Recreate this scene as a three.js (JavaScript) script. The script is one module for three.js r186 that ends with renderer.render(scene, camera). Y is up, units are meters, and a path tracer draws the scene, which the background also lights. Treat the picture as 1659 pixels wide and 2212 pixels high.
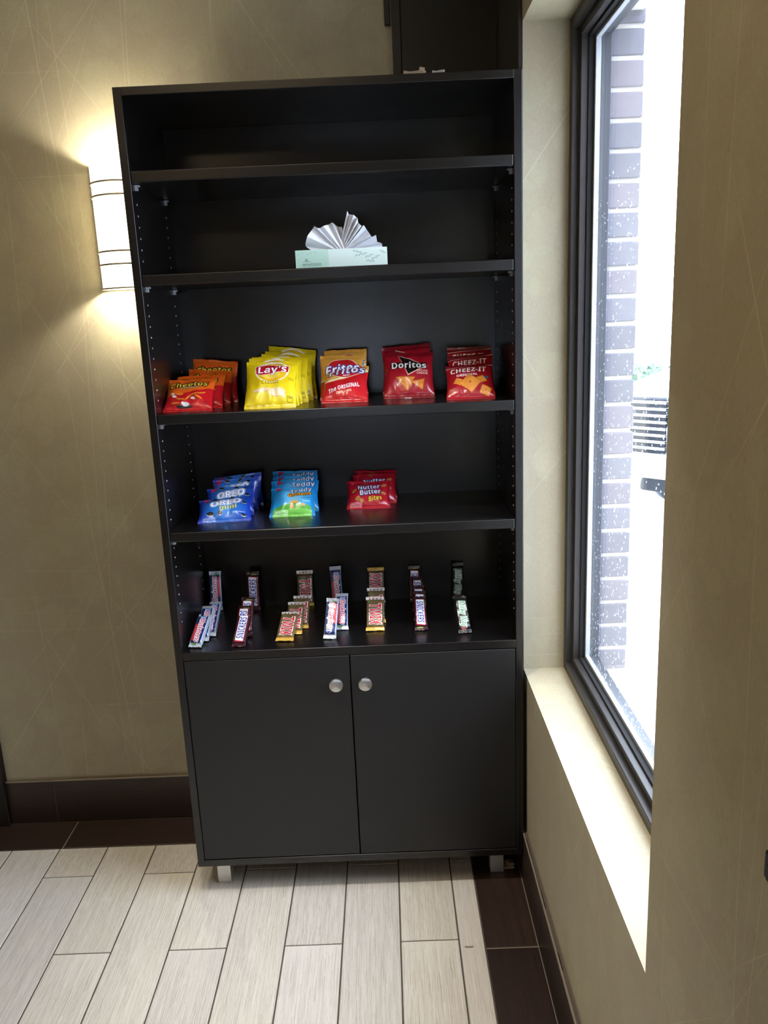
import * as THREE from 'three';
import { RoundedBoxGeometry } from 'three/addons/geometries/RoundedBoxGeometry.js';
import { mergeGeometries, mergeVertices, toCreasedNormals } from 'three/addons/utils/BufferGeometryUtils.js';
import { RectAreaLightUniformsLib } from 'three/addons/lights/RectAreaLightUniformsLib.js';
import { ImprovedNoise } from 'three/addons/math/ImprovedNoise.js';

// ---------------------------------------------------------------- camera, sky, lights, exposure
const scene = new THREE.Scene();
const renderer = new THREE.WebGLRenderer({ antialias: true });
renderer.toneMapping = THREE.LinearToneMapping;
renderer.toneMappingExposure = 1.0;
renderer.shadowMap.enabled = true;
RectAreaLightUniformsLib.init();

const camera = new THREE.PerspectiveCamera(2 * Math.atan(1106 / 1754.02) * 180 / Math.PI, 1659 / 2212, 0.05, 200);
{
  const pitch = -0.2392, yaw = -0.0078, roll = -0.0436;
  const fw = new THREE.Vector3(Math.cos(pitch) * Math.sin(yaw), Math.sin(pitch), -Math.cos(pitch) * Math.cos(yaw));
  const r0 = new THREE.Vector3(Math.cos(yaw), 0, Math.sin(yaw)), u0 = new THREE.Vector3().crossVectors(r0, fw);
  const r = r0.clone().multiplyScalar(Math.cos(roll)).addScaledVector(u0, Math.sin(roll));
  const u = u0.clone().multiplyScalar(Math.cos(roll)).addScaledVector(r0, -Math.sin(roll));
  camera.position.set(0.5872, 1.6053, 2.0057);
  camera.quaternion.setFromRotationMatrix(new THREE.Matrix4().makeBasis(r, u, fw.clone().negate()));
}
// an even, heavily overcast sky
scene.background = new THREE.Color(0.79, 0.92, 1.15);
scene.backgroundIntensity = 15.0;
// recessed ceiling panels of the room (the fittings themselves are built further down)
const PANELS = [[0.15, 1.35, 0.6, 0.6], [-1.55, 1.7, 0.6, 0.6], [-0.6, 3.3, 0.6, 0.6]];
const PANEL_COLOR = new THREE.Color(1.0, 0.71, 0.34), PANEL_POWER = 4.6;
const CEIL = 2.75;
for (const [x, z, w, d] of PANELS) {
  const l = new THREE.RectAreaLight(PANEL_COLOR, PANEL_POWER, w, d);
  l.position.set(x, CEIL - 0.02, z); l.lookAt(x, 0, z); l.name = 'ceiling_panel_light';
  scene.add(l);
}

const CAN = [0.2, 0.8];
const can = new THREE.SpotLight(new THREE.Color(1.0, 0.96, 0.9), 13, 0, 0.5, 1);
can.position.set(CAN[0], CEIL - 0.03, CAN[1]); can.target.position.set(0.85, 0.1, 0.3); can.castShadow = true; can.shadow.radius = 4; can.name = 'downlight_lamp';
scene.add(can, can.target);

// ---------------------------------------------------------------- helpers
let seedState = 12345;
function rnd() { seedState = (seedState + 0x6d2b79f5) | 0; let t = Math.imul(seedState ^ (seedState >>> 15), 1 | seedState); t = (t + Math.imul(t ^ (t >>> 7), 61 | t)) ^ t; return ((t ^ (t >>> 14)) >>> 0) / 4294967296; }
const rr = (a, b) => a + (b - a) * rnd();
const perlin = new ImprovedNoise();
const names = new Map();
function numbered(n) { const k = names.get(n) ?? 0; names.set(n, k + 1); return k ? n + '_' + String(k).padStart(3, '0') : n; }
function sh(o) { o.traverse((m) => { if (m.isMesh) { m.castShadow = true; m.receiveShadow = true; } }); return o; }
function thing(name, label, category, pos = [0, 0, 0], group) {
  const g = new THREE.Group(); g.name = numbered(name); g.position.set(...pos); g.userData = { label, category };
  if (group) g.userData.group = group;
  scene.add(g); return g;
}
function mesh(name, geo, mat, parent, pos) {
  const m = new THREE.Mesh(geo, mat); m.name = name; m.castShadow = m.receiveShadow = true;
  if (pos) m.position.set(...pos);
  if (parent) parent.add(m); return m;
}
function single(name, geo, mat, label, category, pos, group) {
  const m = mesh(numbered(name), geo, mat, scene, pos); m.userData = { label, category }; if (group) m.userData.group = group; return m;
}
function structure(name, geo, mat, label, pos) {
  const m = mesh(name, geo, mat, scene, pos); m.userData = { kind: 'structure', label, category: name.split('_')[0] }; return m;
}
// texture coordinates in metres, by the main direction of every face; along = axis the grain runs in (v)
function metric(geo, along = 'y') {
  const g = geo.index ? geo.toNonIndexed() : geo, p = g.attributes.position, uv = new Float32Array(p.count * 2);
  const a = new THREE.Vector3(), b = new THREE.Vector3(), c = new THREE.Vector3(), n = new THREE.Vector3();
  for (let i = 0; i < p.count; i += 3) {
    a.fromBufferAttribute(p, i); b.fromBufferAttribute(p, i + 1); c.fromBufferAttribute(p, i + 2);
    n.crossVectors(b.clone().sub(a), c.clone().sub(a));
    const ax = Math.abs(n.x), ay = Math.abs(n.y), az = Math.abs(n.z), k = ax >= ay && ax >= az ? 'x' : ay >= az ? 'y' : 'z';
    let [s, t] = { x: ['z', 'y'], y: ['x', 'z'], z: ['x', 'y'] }[k];
    if (s === along) [s, t] = [t, s];
    [a, b, c].forEach((q, j) => { uv[(i + j) * 2] = q[s]; uv[(i + j) * 2 + 1] = q[t]; });
  }
  g.setAttribute('uv', new THREE.BufferAttribute(uv, 2));
  return g;
}
function bx(x0, x1, y0, y1, z0, z1) { const g = new THREE.BoxGeometry(x1 - x0, y1 - y0, z1 - z0); g.translate((x0 + x1) / 2, (y0 + y1) / 2, (z0 + z1) / 2); return g; }
function rbx(x0, x1, y0, y1, z0, z1, r = 0.0015, along = 'y', seg = 2) {
  const g = new RoundedBoxGeometry(x1 - x0, y1 - y0, z1 - z0, seg, r); g.translate((x0 + x1) / 2, (y0 + y1) / 2, (z0 + z1) / 2); return metric(g, along);
}
// a slab with a small chamfer round its upper face; origin at the middle of the upper face; uv 0..1 over the top
function slab(w, d, t, c = 0.0012) {
  const X = w / 2, Z = d / 2, rings = [[X - c, 0, Z - c], [X, -c, Z], [X, -t, Z]];
  const pos = [], uv = [], put = (x, y, z) => { pos.push(x, y, z); uv.push(x / w + 0.5, 0.5 - z / d); };
  const cor = (r) => [[-r[0], r[1], r[2]], [r[0], r[1], r[2]], [r[0], r[1], -r[2]], [-r[0], r[1], -r[2]]];
  const A = cor(rings[0]);
  for (const i of [0, 1, 2, 0, 2, 3]) put(...A[i]);
  for (let k = 0; k < 2; k++) {
    const U = cor(rings[k]), L = cor(rings[k + 1]);
    for (let i = 0; i < 4; i++) { const j = (i + 1) % 4; for (const q of [L[i], L[j], U[j], L[i], U[j], U[i]]) put(...q); }
  }
  const g = new THREE.BufferGeometry(); g.setAttribute('position', new THREE.Float32BufferAttribute(pos, 3)); g.setAttribute('uv', new THREE.Float32BufferAttribute(uv, 2)); g.computeVertexNormals(); return g;
}
function canvasTexture(w, h, draw, { srgb = true, repeat } = {}) {
  const c = document.createElement('canvas'); c.width = w; c.height = h; const g = c.getContext('2d'); draw(g, w, h);
  const t = new THREE.CanvasTexture(c); if (srgb) t.colorSpace = THREE.SRGBColorSpace;
  if (repeat) { t.wrapS = t.wrapT = THREE.RepeatWrapping; t.repeat.set(...repeat); }
  return t;
}
function speckle(g, w, h, n, colors, alpha, lw = [0.5, 1.5], lh = [0.5, 1.5]) {
  for (let i = 0; i < n; i++) { g.globalAlpha = alpha * rnd(); g.fillStyle = colors[(rnd() * colors.length) | 0]; g.fillRect(rnd() * w, rnd() * h, rr(...lw), rr(...lh)); }
  g.globalAlpha = 1;
}

// ---------------------------------------------------------------- materials
// wallpaper: tan paper with fibre mottling and thin pale scored lines crossing at random angles, 1.6 m repeat
const paperMap = canvasTexture(2048, 2048, (g, w, h) => {
  g.fillStyle = '#a0967d'; g.fillRect(0, 0, w, h);
  for (let i = 0; i < 900; i++) { g.globalAlpha = 0.055; g.fillStyle = rnd() < 0.5 ? '#a08f6a' : '#cfc4a6'; const x = rnd() * w, y = rnd() * h, r = rr(15, 90); for (const dx of [-w, 0, w]) for (const dy of [-h, 0, h]) { g.beginPath(); g.ellipse(x + dx, y + dy, r * rr(.5, 1), r, 0, 0, 7); g.fill(); } }
  g.globalAlpha = 1;
  speckle(g, w, h, 90000, ['#7d6d4c', '#cfc3a4', '#8e7e5a'], 0.36, [0.6, 1.6], [0.6, 9]);
  speckle(g, w, h, 30000, ['#8d7c58', '#dcd2b6'], 0.22, [0.6, 8], [0.6, 1.6]);
  speckle(g, w, h, 700, ['#6b5c3c'], 0.5, [1, 2.2], [1, 2.2]);
  const line = (x, y, ang, len, a) => { g.strokeStyle = '#e6dcc0'; g.lineWidth = rr(1.0, 1.9); const dx = Math.cos(ang) * len, dy = Math.sin(ang) * len; for (const ox of [-w, 0, w]) for (const oy of [-h, 0, h]) { const gr = g.createLinearGradient(x + ox, y + oy, x + ox + dx, y + oy + dy); gr.addColorStop(0, 'rgba(232,222,196,0)'); gr.addColorStop(0.25, `rgba(232,222,196,${a})`); gr.addColorStop(0.75, `rgba(232,222,196,${a * .8})`); gr.addColorStop(1, 'rgba(232,222,196,0)'); g.strokeStyle = gr; g.beginPath(); g.moveTo(x + ox, y + oy); g.lineTo(x + ox + dx, y + oy + dy); g.stroke(); } };
  for (let i = 0; i < 34; i++) line(rnd() * w, rnd() * h, Math.PI / 2 + rr(-.07, .07), rr(700, 1700), rr(.2, .5));
  for (let i = 0; i < 40; i++) line(rnd() * w, rnd() * h, (rnd() < .5 ? -1 : 1) * rr(.75, 1.2), rr(350, 1000), rr(.2, .5));
  for (let i = 0; i < 8; i++) line(rnd() * w, rnd() * h, rr(-.06, .06), rr(400, 900), rr(.12, .3));
}, { repeat: [1 / 1.6, 1 / 1.6] });
const M = {};
M.paper = new THREE.MeshStandardMaterial({ map: paperMap, roughness: 0.62, bumpMap: paperMap, bumpScale: 0.0004 });
M.ceiling = new THREE.MeshStandardMaterial({ color: '#d9d3c5', roughness: 0.95 });
const espresso = canvasTexture(1024, 1024, (g, w, h) => {
  g.fillStyle = '#141212'; g.fillRect(0, 0, w, h);
  speckle(g, w, h, 26000, ['#1d1918', '#0d0b0b', '#221e1d'], 0.5, [0.7, 1.6], [8, 90]);
  speckle(g, w, h, 900, ['#3c3634', '#0e0c0c'], 0.4, [0.8, 1.5], [2, 14]);
}, { repeat: [1 / 0.5, 1 / 0.9] });
M.wood = new THREE.MeshPhysicalMaterial({ map: espresso, color: '#b4b4b4', roughness: 0.27, bumpMap: espresso, bumpScale: 0.0006, clearcoat: 0.12, clearcoatRoughness: 0.25 });
M.woodDoor = new THREE.MeshPhysicalMaterial({ map: espresso, color: '#b4b4b4', roughness: 0.48, bumpMap: espresso, bumpScale: 0.0002 });
M.panelWood = new THREE.MeshStandardMaterial({ map: espresso, color: '#d8b8a8', roughness: 0.5, bumpMap: espresso, bumpScale: 0.0004 });
M.nickel = new THREE.MeshStandardMaterial({ color: '#c9c7c3', metalness: 1, roughness: 0.34 });
M.steelLeg = new THREE.MeshStandardMaterial({ color: '#d2d0cc', metalness: 0.85, roughness: 0.42 });
M.plastic = new THREE.MeshPhysicalMaterial({ color: '#c8ccd0', roughness: 0.25, transmission: 0.35, thickness: 0 });
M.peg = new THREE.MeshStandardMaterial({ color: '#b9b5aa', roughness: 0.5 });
M.grout = new THREE.MeshStandardMaterial({ color: '#4c453d', roughness: 0.95 });
M.groutPale = new THREE.MeshStandardMaterial({ color: '#7d7064', roughness: 0.95 });
M.groutDark = new THREE.MeshStandardMaterial({ color: '#54483f', roughness: 0.95 });
const tileTex = (base, cols, seeds) => canvasTexture(256, 1024, (g, w, h) => {
  g.fillStyle = base; g.fillRect(0, 0, w, h);
  for (let i = 0; i < 60; i++) { g.globalAlpha = 0.12; g.fillStyle = cols[(rnd() * 2) | 0]; g.fillRect(rnd() * w, 0, rr(4, 30), h); }
  g.globalAlpha = 1;
  speckle(g, w, h, 2600, cols, 0.45, [0.7, 1.8], [20, 260]);
  speckle(g, w, h, seeds, [cols[2]], 0.62, [0.8, 1.7], [12, 90]);
});
M.lightTiles = [['#cdc6b7', ['#d9d3c6', '#bfb6a4', '#8d8273']], ['#cbc3b2', ['#d7cfc0', '#bdb29e', '#8a7e6d']], ['#cec8bb', ['#dad5ca', '#c0b8aa', '#8f867a']], ['#c8c1b4', ['#d4cec3', '#bab1a2', '#877d70']]].map(([b, c]) => new THREE.MeshPhysicalMaterial({ map: tileTex(b, c, 280), roughness: 0.42, clearcoat: 0.15, clearcoatRoughness: 0.35 }));
M.darkTiles = [['#2c1f1a', ['#38281f', '#211612', '#4a382c']], ['#281c18', ['#33241d', '#1e1410', '#443228']]].map(([b, c]) => new THREE.MeshPhysicalMaterial({ map: tileTex(b, c, 40), roughness: 0.38, clearcoat: 0.2, clearcoatRoughness: 0.3 }));
M.edgeStrip = new THREE.MeshStandardMaterial({ color: '#9a8f7e', roughness: 0.4, metalness: 0.5 });
M.bronze = new THREE.MeshStandardMaterial({ color: '#3a3734', roughness: 0.42, metalness: 0.35 });
M.gasket = new THREE.MeshStandardMaterial({ color: '#0b0b0b', roughness: 0.8 });
M.alu = new THREE.MeshStandardMaterial({ color: '#b4b8bb', roughness: 0.4, metalness: 0.3 });
M.greyFrame = new THREE.MeshStandardMaterial({ color: '#44474b', roughness: 0.5 });
M.glass = new THREE.MeshPhysicalMaterial({ color: '#ffffff', roughness: 0, transmission: 1, thickness: 0, ior: 1.45 });
M.drop = new THREE.MeshPhysicalMaterial({ color: '#ffffff', roughness: 0.05, transmission: 1, thickness: 0.002, ior: 1.33 });
M.brick = ['#77777f', '#7b777e', '#707078', '#7f7a80'].map((c) => new THREE.MeshStandardMaterial({ color: c, roughness: 0.9 }));
M.mortar = new THREE.MeshStandardMaterial({ color: '#cfcac2', roughness: 0.95 });
M.black = new THREE.MeshStandardMaterial({ color: '#111111', roughness: 0.5 });

// ---------------------------------------------------------------- room shell
const XR = 0.9367, ZB = -0.405, XL = -3.2, ZF = 4.3;      // inner faces: right, back, left, front walls
const SY = 0.640, HY = 2.242, ZJ = -0.065, ZN = 0.9988;   // window opening in the right wall
const XO = 1.105;                                          // outer face of the inner leaf
structure('wall_back', metric(bx(XL - 0.15, XO, -0.02, CEIL + 0.1, ZB - 0.15, ZB)), M.paper, 'tan wallpapered wall behind the shelf cabinet');
structure('wall_right', metric(mergeGeometries([
  bx(XR, XO, -0.02, SY, ZB, ZF + 0.15), bx(XR, XO, HY, CEIL + 0.1, ZB, ZF + 0.15), bx(XR, XO, SY, HY, ZB, ZJ), bx(XR, XO, SY, HY, ZN, ZF + 0.15)])), M.paper, 'tan wallpapered wall with the deep window opening');
structure('wall_left', metric(bx(XL - 0.15, XL, -0.02, CEIL + 0.1, ZB, ZF + 0.15)), M.panelWood, 'unseen far wall of the room, made dark to cut bounced light');  // dark wood put on this unseen wall to soak up bounced window light
const W2 = [0.12, 0.62, 1.12, 1.54];                       // window in the wall behind the camera: x0, x1, y0, y1
structure('wall_front', metric(mergeGeometries([bx(XL, W2[0], -0.02, CEIL + 0.1, ZF, ZF + 0.15), bx(W2[1], XR, -0.02, CEIL + 0.1, ZF, ZF + 0.15), bx(W2[0], W2[1], -0.02, W2[2], ZF, ZF + 0.15), bx(W2[0], W2[1], W2[3], CEIL + 0.1, ZF, ZF + 0.15)])), M.paper, 'tan wall opposite the shelf cabinet');
structure('ceiling', bx(XL, XR, CEIL, CEIL + 0.1, ZB, ZF), M.ceiling, 'plain pale ceiling');

// floor: grout bed with wood-look planks, dark planks as a border along both walls
const floor = structure('floor', bx(XL - 0.15, XO, -0.12, -0.0025, ZB - 0.15, ZF + 0.15), M.grout, 'floor of pale wood-look plank tiles with a dark border');
{
  const P = 0.1532, X1 = 0.721, GAP = 0.004, Z0 = -0.2493, XBORD = 0.787, XBASE = 0.9247, LEN = 0.6192;
  const cache = new Map();
  const tile = (x0, x1, z0, z1, mats) => {
    const w = x1 - x0 - GAP, d = z1 - z0 - GAP, key = w.toFixed(4) + '/' + d.toFixed(4);
    if (w < 0.01 || d < 0.01) return;
    if (!cache.has(key)) cache.set(key, slab(w, d, 0.008));
    mesh('tile', cache.get(key), mats[(rnd() * mats.length) | 0], floor, [(x0 + x1) / 2, 0, (z0 + z1) / 2]);
  };
  const row = (x0, x1, joint, zmin, mats) => {
    let z = joint; while (z > zmin) z -= LEN;
    for (; z < ZF; z += LEN) tile(x0, x1, Math.max(z, zmin), Math.min(z + LEN, ZF), mats);
  };
  row(X1, XBORD, -0.1128, Z0, M.lightTiles);
  for (let k = 0; X1 - k * P > XL; k++) row(Math.max(XL, X1 - (k + 1) * P), X1 - k * P, k % 2 ? -0.1128 : 0.1968, Z0, M.lightTiles);
  row(XBORD, XBASE, 0.232, -0.393, M.darkTiles);
  mesh('border_grout', mergeGeometries([bx(XBORD + 0.002, XBASE, -0.01, -0.0018, -0.393, ZF), bx(XL, XBORD, -0.01, -0.0018, -0.393, Z0 - 0.002)]), M.groutPale, floor);
  const cross = new Map();
  for (let x = -0.4985 + LEN * 2; x > XL; x -= LEN) {     // dark planks laid along the back wall
    const x1 = Math.min(x, XBORD), x0 = Math.max(x - LEN, XL), w = 0.1437 - GAP, d = x1 - x0 - GAP;
    const key = d.toFixed(3); if (!cross.has(key)) { const s = slab(w, d, 0.008); s.rotateY(Math.PI / 2); cross.set(key, s); }
    mesh('tile', cross.get(key), M.darkTiles[(rnd() * 2) | 0], floor, [(x0 + x1) / 2, 0, Z0 - 0.07185]);
  }
}
// baseboards of dark plank tile with a pale metal edge strip
{
  const H = 0.156, T = 0.012, b = structure('baseboard_back', bx(-0.72, XR, 0, H - 0.004, ZB, ZB + T - 0.002), M.groutDark, 'dark tile skirting along the back wall');
  const piece = (x0, x1) => { const s = slab(H - 0.004, x1 - x0 - 0.003, 0.006); s.rotateY(Math.PI / 2); s.rotateX(Math.PI / 2); mesh('tile', s, M.darkTiles[(rnd() * 2) | 0], b, [(x0 + x1) / 2, H / 2 - 0.002, ZB + T]); };
  piece(-0.72, -0.565); piece(-0.565, 0.045); piece(0.045, 0.655); piece(0.655, XR - T);
  mesh('edge_strip', bx(-0.72, XR, H - 0.004, H, ZB + T - 0.003, ZB + T + 0.0015), M.edgeStrip, b);
  const H2 = 0.168, c = structure('baseboard_right', bx(XR - T + 0.002, XR, 0, H2 - 0.004, ZB + T, ZF), M.groutDark, 'dark tile skirting under the window wall');
  const piece2 = (z0, z1) => { const s = slab(H2 - 0.004, z1 - z0 - 0.003, 0.006); s.rotateZ(Math.PI / 2); mesh('tile', s, M.darkTiles[(rnd() * 2) | 0], c, [XR - T, H2 / 2 - 0.002, (z0 + z1) / 2]); };
  for (let z = 0.228 - 0.619; z < ZF - 0.02; z += 0.619) piece2(Math.max(z, ZB + T), Math.min(z + 0.619, ZF));
  mesh('edge_strip', bx(XR - T - 0.0015, XR - T + 0.003, H2 - 0.004, H2, ZB + T, ZF), M.edgeStrip, c);
}
// dark door casing and door at the far left of the back wall
{
  const t = structure('trim_1', rbx(-0.82, -0.72, 0, 2.16, ZB, ZB + 0.028, 0.003), M.panelWood, 'dark wooden door casing on the back wall');
  const d = structure('door_1', rbx(-1.72, -0.825, 0.005, 2.06, ZB, ZB + 0.014, 0.002), M.panelWood, 'dark wooden door beside the casing');
  mesh('door_handle', new THREE.SphereGeometry(0.027, 20, 14), M.nickel, d, [-0.9, 0.98, ZB + 0.045]);
}
// dark wood cladding in the corner above the cabinet
{
  const t = structure('trim_2', rbx(0.668, XR - 0.012, 2.0, CEIL - 0.002, ZB, ZB + 0.010, 0.002), M.wood, 'dark wood cladding of the room corner above the cabinet');
  mesh('stile', rbx(0.645, 0.668, 2.0, CEIL - 0.002, ZB, ZB + 0.022, 0.002), M.panelWood, t);
  mesh('return_panel', rbx(XR - 0.010, XR, 2.0, CEIL - 0.002, ZB + 0.001, ZJ - 0.001, 0.002), M.panelWood, t);
  mesh('short_strip', rbx(0.626, 0.641, 2.349, CEIL - 0.002, ZB, ZB + 0.012, 0.002), M.panelWood, t);
}

// ---------------------------------------------------------------- window
{
  const w = new THREE.Group(); w.name = 'window_1'; w.userData = { kind: 'structure', label: 'tall window with dark bronze frame and rain-spotted glass', category: 'window' }; scene.add(w);
  // a rectangular frame between x0 and x1 that reaches r metres into the opening, from offset o
  const frame = (name, x0, x1, o, r, m) => {
    const y0 = SY + o, y1 = HY - o, z0 = ZJ + o, z1 = ZN - o;
    mesh(name, mergeGeometries([rbx(x0, x1, y0, y0 + r, z0, z1, .0015), rbx(x0, x1, y1 - r, y1, z0, z1, .0015), rbx(x0, x1, y0 + r - .002, y1 - r + .002, z0, z0 + r, .0015), rbx(x0, x1, y0 + r - .002, y1 - r + .002, z1 - r, z1, .0015)]), m, w);
  };
  frame('outer_frame', 1.046, 1.10, 0.0005, 0.026, M.bronze);
  frame('sash_frame', 1.062, 1.094, 0.024, 0.020, M.bronze);
  frame('gasket', 1.078, 1.092, 0.043, 0.006, M.gasket);
  frame('glazing_bead', 1.092, 1.104, 0.040, 0.016, M.alu);
  frame('outside_frame', 1.104, 1.13, 0.034, 0.014, M.greyFrame);
  mesh('pane', bx(1.0935, 1.0975, SY + 0.045, HY - 0.045, ZJ + 0.045, ZN - 0.045), M.glass, w);
  // rain drops on the outside of the pane
  const dg = new THREE.SphereGeometry(1, 7, 5), n = 2600, drops = new THREE.InstancedMesh(dg, M.drop, n), m4 = new THREE.Matrix4();
  for (let i = 0; i < n; i++) {
    const y = SY + 0.06 + (HY - SY - 0.12) * Math.pow(rnd(), 1.7) * 0.8, z = ZJ + 0.06 + (ZN - ZJ - 0.12) * rnd(), s = rr(0.0008, 0.0022);
    m4.makeScale(s * 0.45, s * rr(1, 1.5), s); m4.setPosition(1.0976, y, z); drops.setMatrixAt(i, m4);
  }
  drops.name = 'rain_drops'; drops.userData = { kind: 'stuff' }; w.add(drops);
}
{
  const w = new THREE.Group(); w.name = 'window_2'; w.userData = { kind: 'structure', label: 'small window in the wall opposite the shelf cabinet', category: 'window' }; scene.add(w);
  const [x0, x1, y0, y1] = W2, z0 = ZF + 0.08, z1 = ZF + 0.12, t = 0.02;
  mesh('frame', mergeGeometries([bx(x0, x1, y0, y0 + t, z0, z1), bx(x0, x1, y1 - t, y1, z0, z1), bx(x0, x0 + t, y0 + t, y1 - t, z0, z1), bx(x1 - t, x1, y0 + t, y1 - t, z0, z1)]), M.bronze, w);
  mesh('pane', bx(x0 + t, x1 - t, y0 + t, y1 - t, z0 + 0.018, z0 + 0.022), M.glass, w);
}
// brick outer leaf round the opening; the courses of the jamb that shows through the glass are single bricks
{
  const X0 = XO, X1 = 1.205, zj = -0.028, wl = structure('wall_exterior', mergeGeometries([
    bx(X0, X1 - 0.004, -0.15, SY - 0.02, ZB - 3, ZF), bx(X0, X1 - 0.004, HY, CEIL + 0.6, ZB - 3, ZF), bx(X0, X1 - 0.004, SY - 0.02, HY, ZB - 3, zj - 0.006), bx(X0, X1 - 0.004, SY - 0.02, HY, ZN - 0.02, ZF)]), M.mortar, 'grey brick outer wall seen through the window');
  const geo = [0.205, 0.10].map((d) => { const g = new RoundedBoxGeometry(0.092, 0.055, d, 1, 0.003); g.translate(0, 0, -d / 2); return g; });
  let i = 0;
  for (let y = SY - 0.0; y < HY - 0.02; y += 0.0655, i++) mesh('brick', geo[i % 2], M.brick[(rnd() * 4) | 0], wl, [X1 - 0.044 + rr(-.0015, .0015), y + 0.033, zj + rr(-.002, .002)]);
  mesh('stone_sill', rbx(X0 + 0.02, X1 + 0.04, SY - 0.05, SY - 0.005, zj - 0.02, ZN, 0.004), M.mortar, wl);
}

// ---------------------------------------------------------------- shelf cabinet
const CW = 0.925, CT = 0.0195, CD = 0.372, CB = 0.1, CH = 2.127, ZIN = -0.355;
const SHELF = [1.9495, 1.7185, 1.386, 1.0835];            // upper faces of the loose shelves
const FIXED = 0.7535;
{
  const c = thing('shelf_cabinet', 'tall black-brown wooden shelf cabinet with two doors and metal feet', 'cabinet');
  mesh('side_panel', rbx(0, CT, CB, CH, -CD, 0), M.wood, c);
  mesh('side_panel', rbx(CW - CT, CW, CB, CH, -CD, 0), M.wood, c);
  mesh('top_panel', rbx(CT - 0.0005, CW - CT + 0.0005, CH - 0.0185, CH, -CD, 0, .0015, 'x'), M.wood, c);
  mesh('bottom_panel', rbx(CT - 0.0005, CW - CT + 0.0005, CB, CB + 0.021, -CD, 0, .0015, 'x'), M.wood, c);
  mesh('back_panel', rbx(CT - 0.0005, CW - CT + 0.0005, CB + 0.02, CH - 0.018, -CD + 0.002, ZIN, .001), M.wood, c);
  mesh('fixed_shelf', rbx(CT - 0.0005, CW - CT + 0.0005, FIXED - 0.0235, FIXED, ZIN - 0.001, 0, .0015, 'x'), M.wood, c);
  const pinG = [new THREE.CylinderGeometry(0.0028, 0.0028, 0.012, 10).rotateZ(Math.PI / 2), new THREE.BoxGeometry(0.006, 0.012, 0.009).translate(0.003, 0, 0), new THREE.BoxGeometry(0.009, 0.0035, 0.008).translate(0.006, 0.004, 0)];
  const pin = mergeGeometries(pinG.map((g) => g.toNonIndexed()));
  for (const y of SHELF) {
    const s = mesh('shelf', rbx(CT + 0.001, CW - CT - 0.001, y - 0.0245, y, ZIN + 0.002, -0.012, .001, 'x'), M.wood, c);
    mesh('nosing', rbx(CT + 0.001, CW - CT - 0.001, y - 0.0255, y + 0.0003, -0.0125, -0.0005, .003, 'x', 3), M.wood, s);
    for (const z of [-0.033, -0.30]) for (const sgn of [1, -1]) {
      const p = mesh('shelf_pin', pin, M.plastic, c, [sgn > 0 ? CT : CW - CT, y - 0.0325, z]); if (sgn < 0) p.rotation.y = Math.PI;
    }
  }
  // pale discs painting the lit lips of shelf-pin holes, every inch up both sides
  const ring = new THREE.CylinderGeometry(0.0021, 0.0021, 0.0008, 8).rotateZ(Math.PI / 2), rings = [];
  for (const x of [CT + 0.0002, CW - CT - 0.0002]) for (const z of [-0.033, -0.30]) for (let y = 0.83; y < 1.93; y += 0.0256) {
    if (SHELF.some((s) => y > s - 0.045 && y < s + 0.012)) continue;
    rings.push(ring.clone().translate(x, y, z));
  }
  mesh('peg_holes', mergeGeometries(rings), M.peg, c).userData = { kind: 'stuff', label: 'rows of pale discs painting the lit lips of shelf-pin holes' };
  // doors with round knobs
  const knobP = [[0, 0.024], [0.0155, 0.024], [0.0175, 0.0232], [0.0183, 0.0215], [0.0183, 0.0165], [0.0172, 0.0148], [0.009, 0.0135], [0.0065, 0.010], [0.0065, 0]].map(([a, b]) => new THREE.Vector2(a, b)).reverse();
  const knobG = toCreasedNormals(new THREE.LatheGeometry(knobP, 40), 0.6); knobG.rotateX(Math.PI / 2);
  for (const [x0, x1, kx] of [[CT + 0.0015, 0.4612, 0.424], [0.4645, CW - CT - 0.0015, 0.502]]) {
    const d = mesh('door', rbx(x0, x1, CB + 0.0235, FIXED - 0.026, -0.019, -0.0008, .0015), M.woodDoor, c);
    mesh('knob', knobG, M.nickel, d, [kx, 0.652, -0.001]).userData.label = 'round brushed nickel knob';
  }
  for (const x of [0.0565, 0.857]) for (const z of [-0.079, -0.30]) {
    const l = mesh('leg', rbx(-0.0195, 0.0195, 0, CB + 0.0005, -0.0195, 0.0195, .0015), M.steelLeg, c, [x, 0, z]); l.userData.label = 'square brushed metal foot';
  }
}
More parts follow.
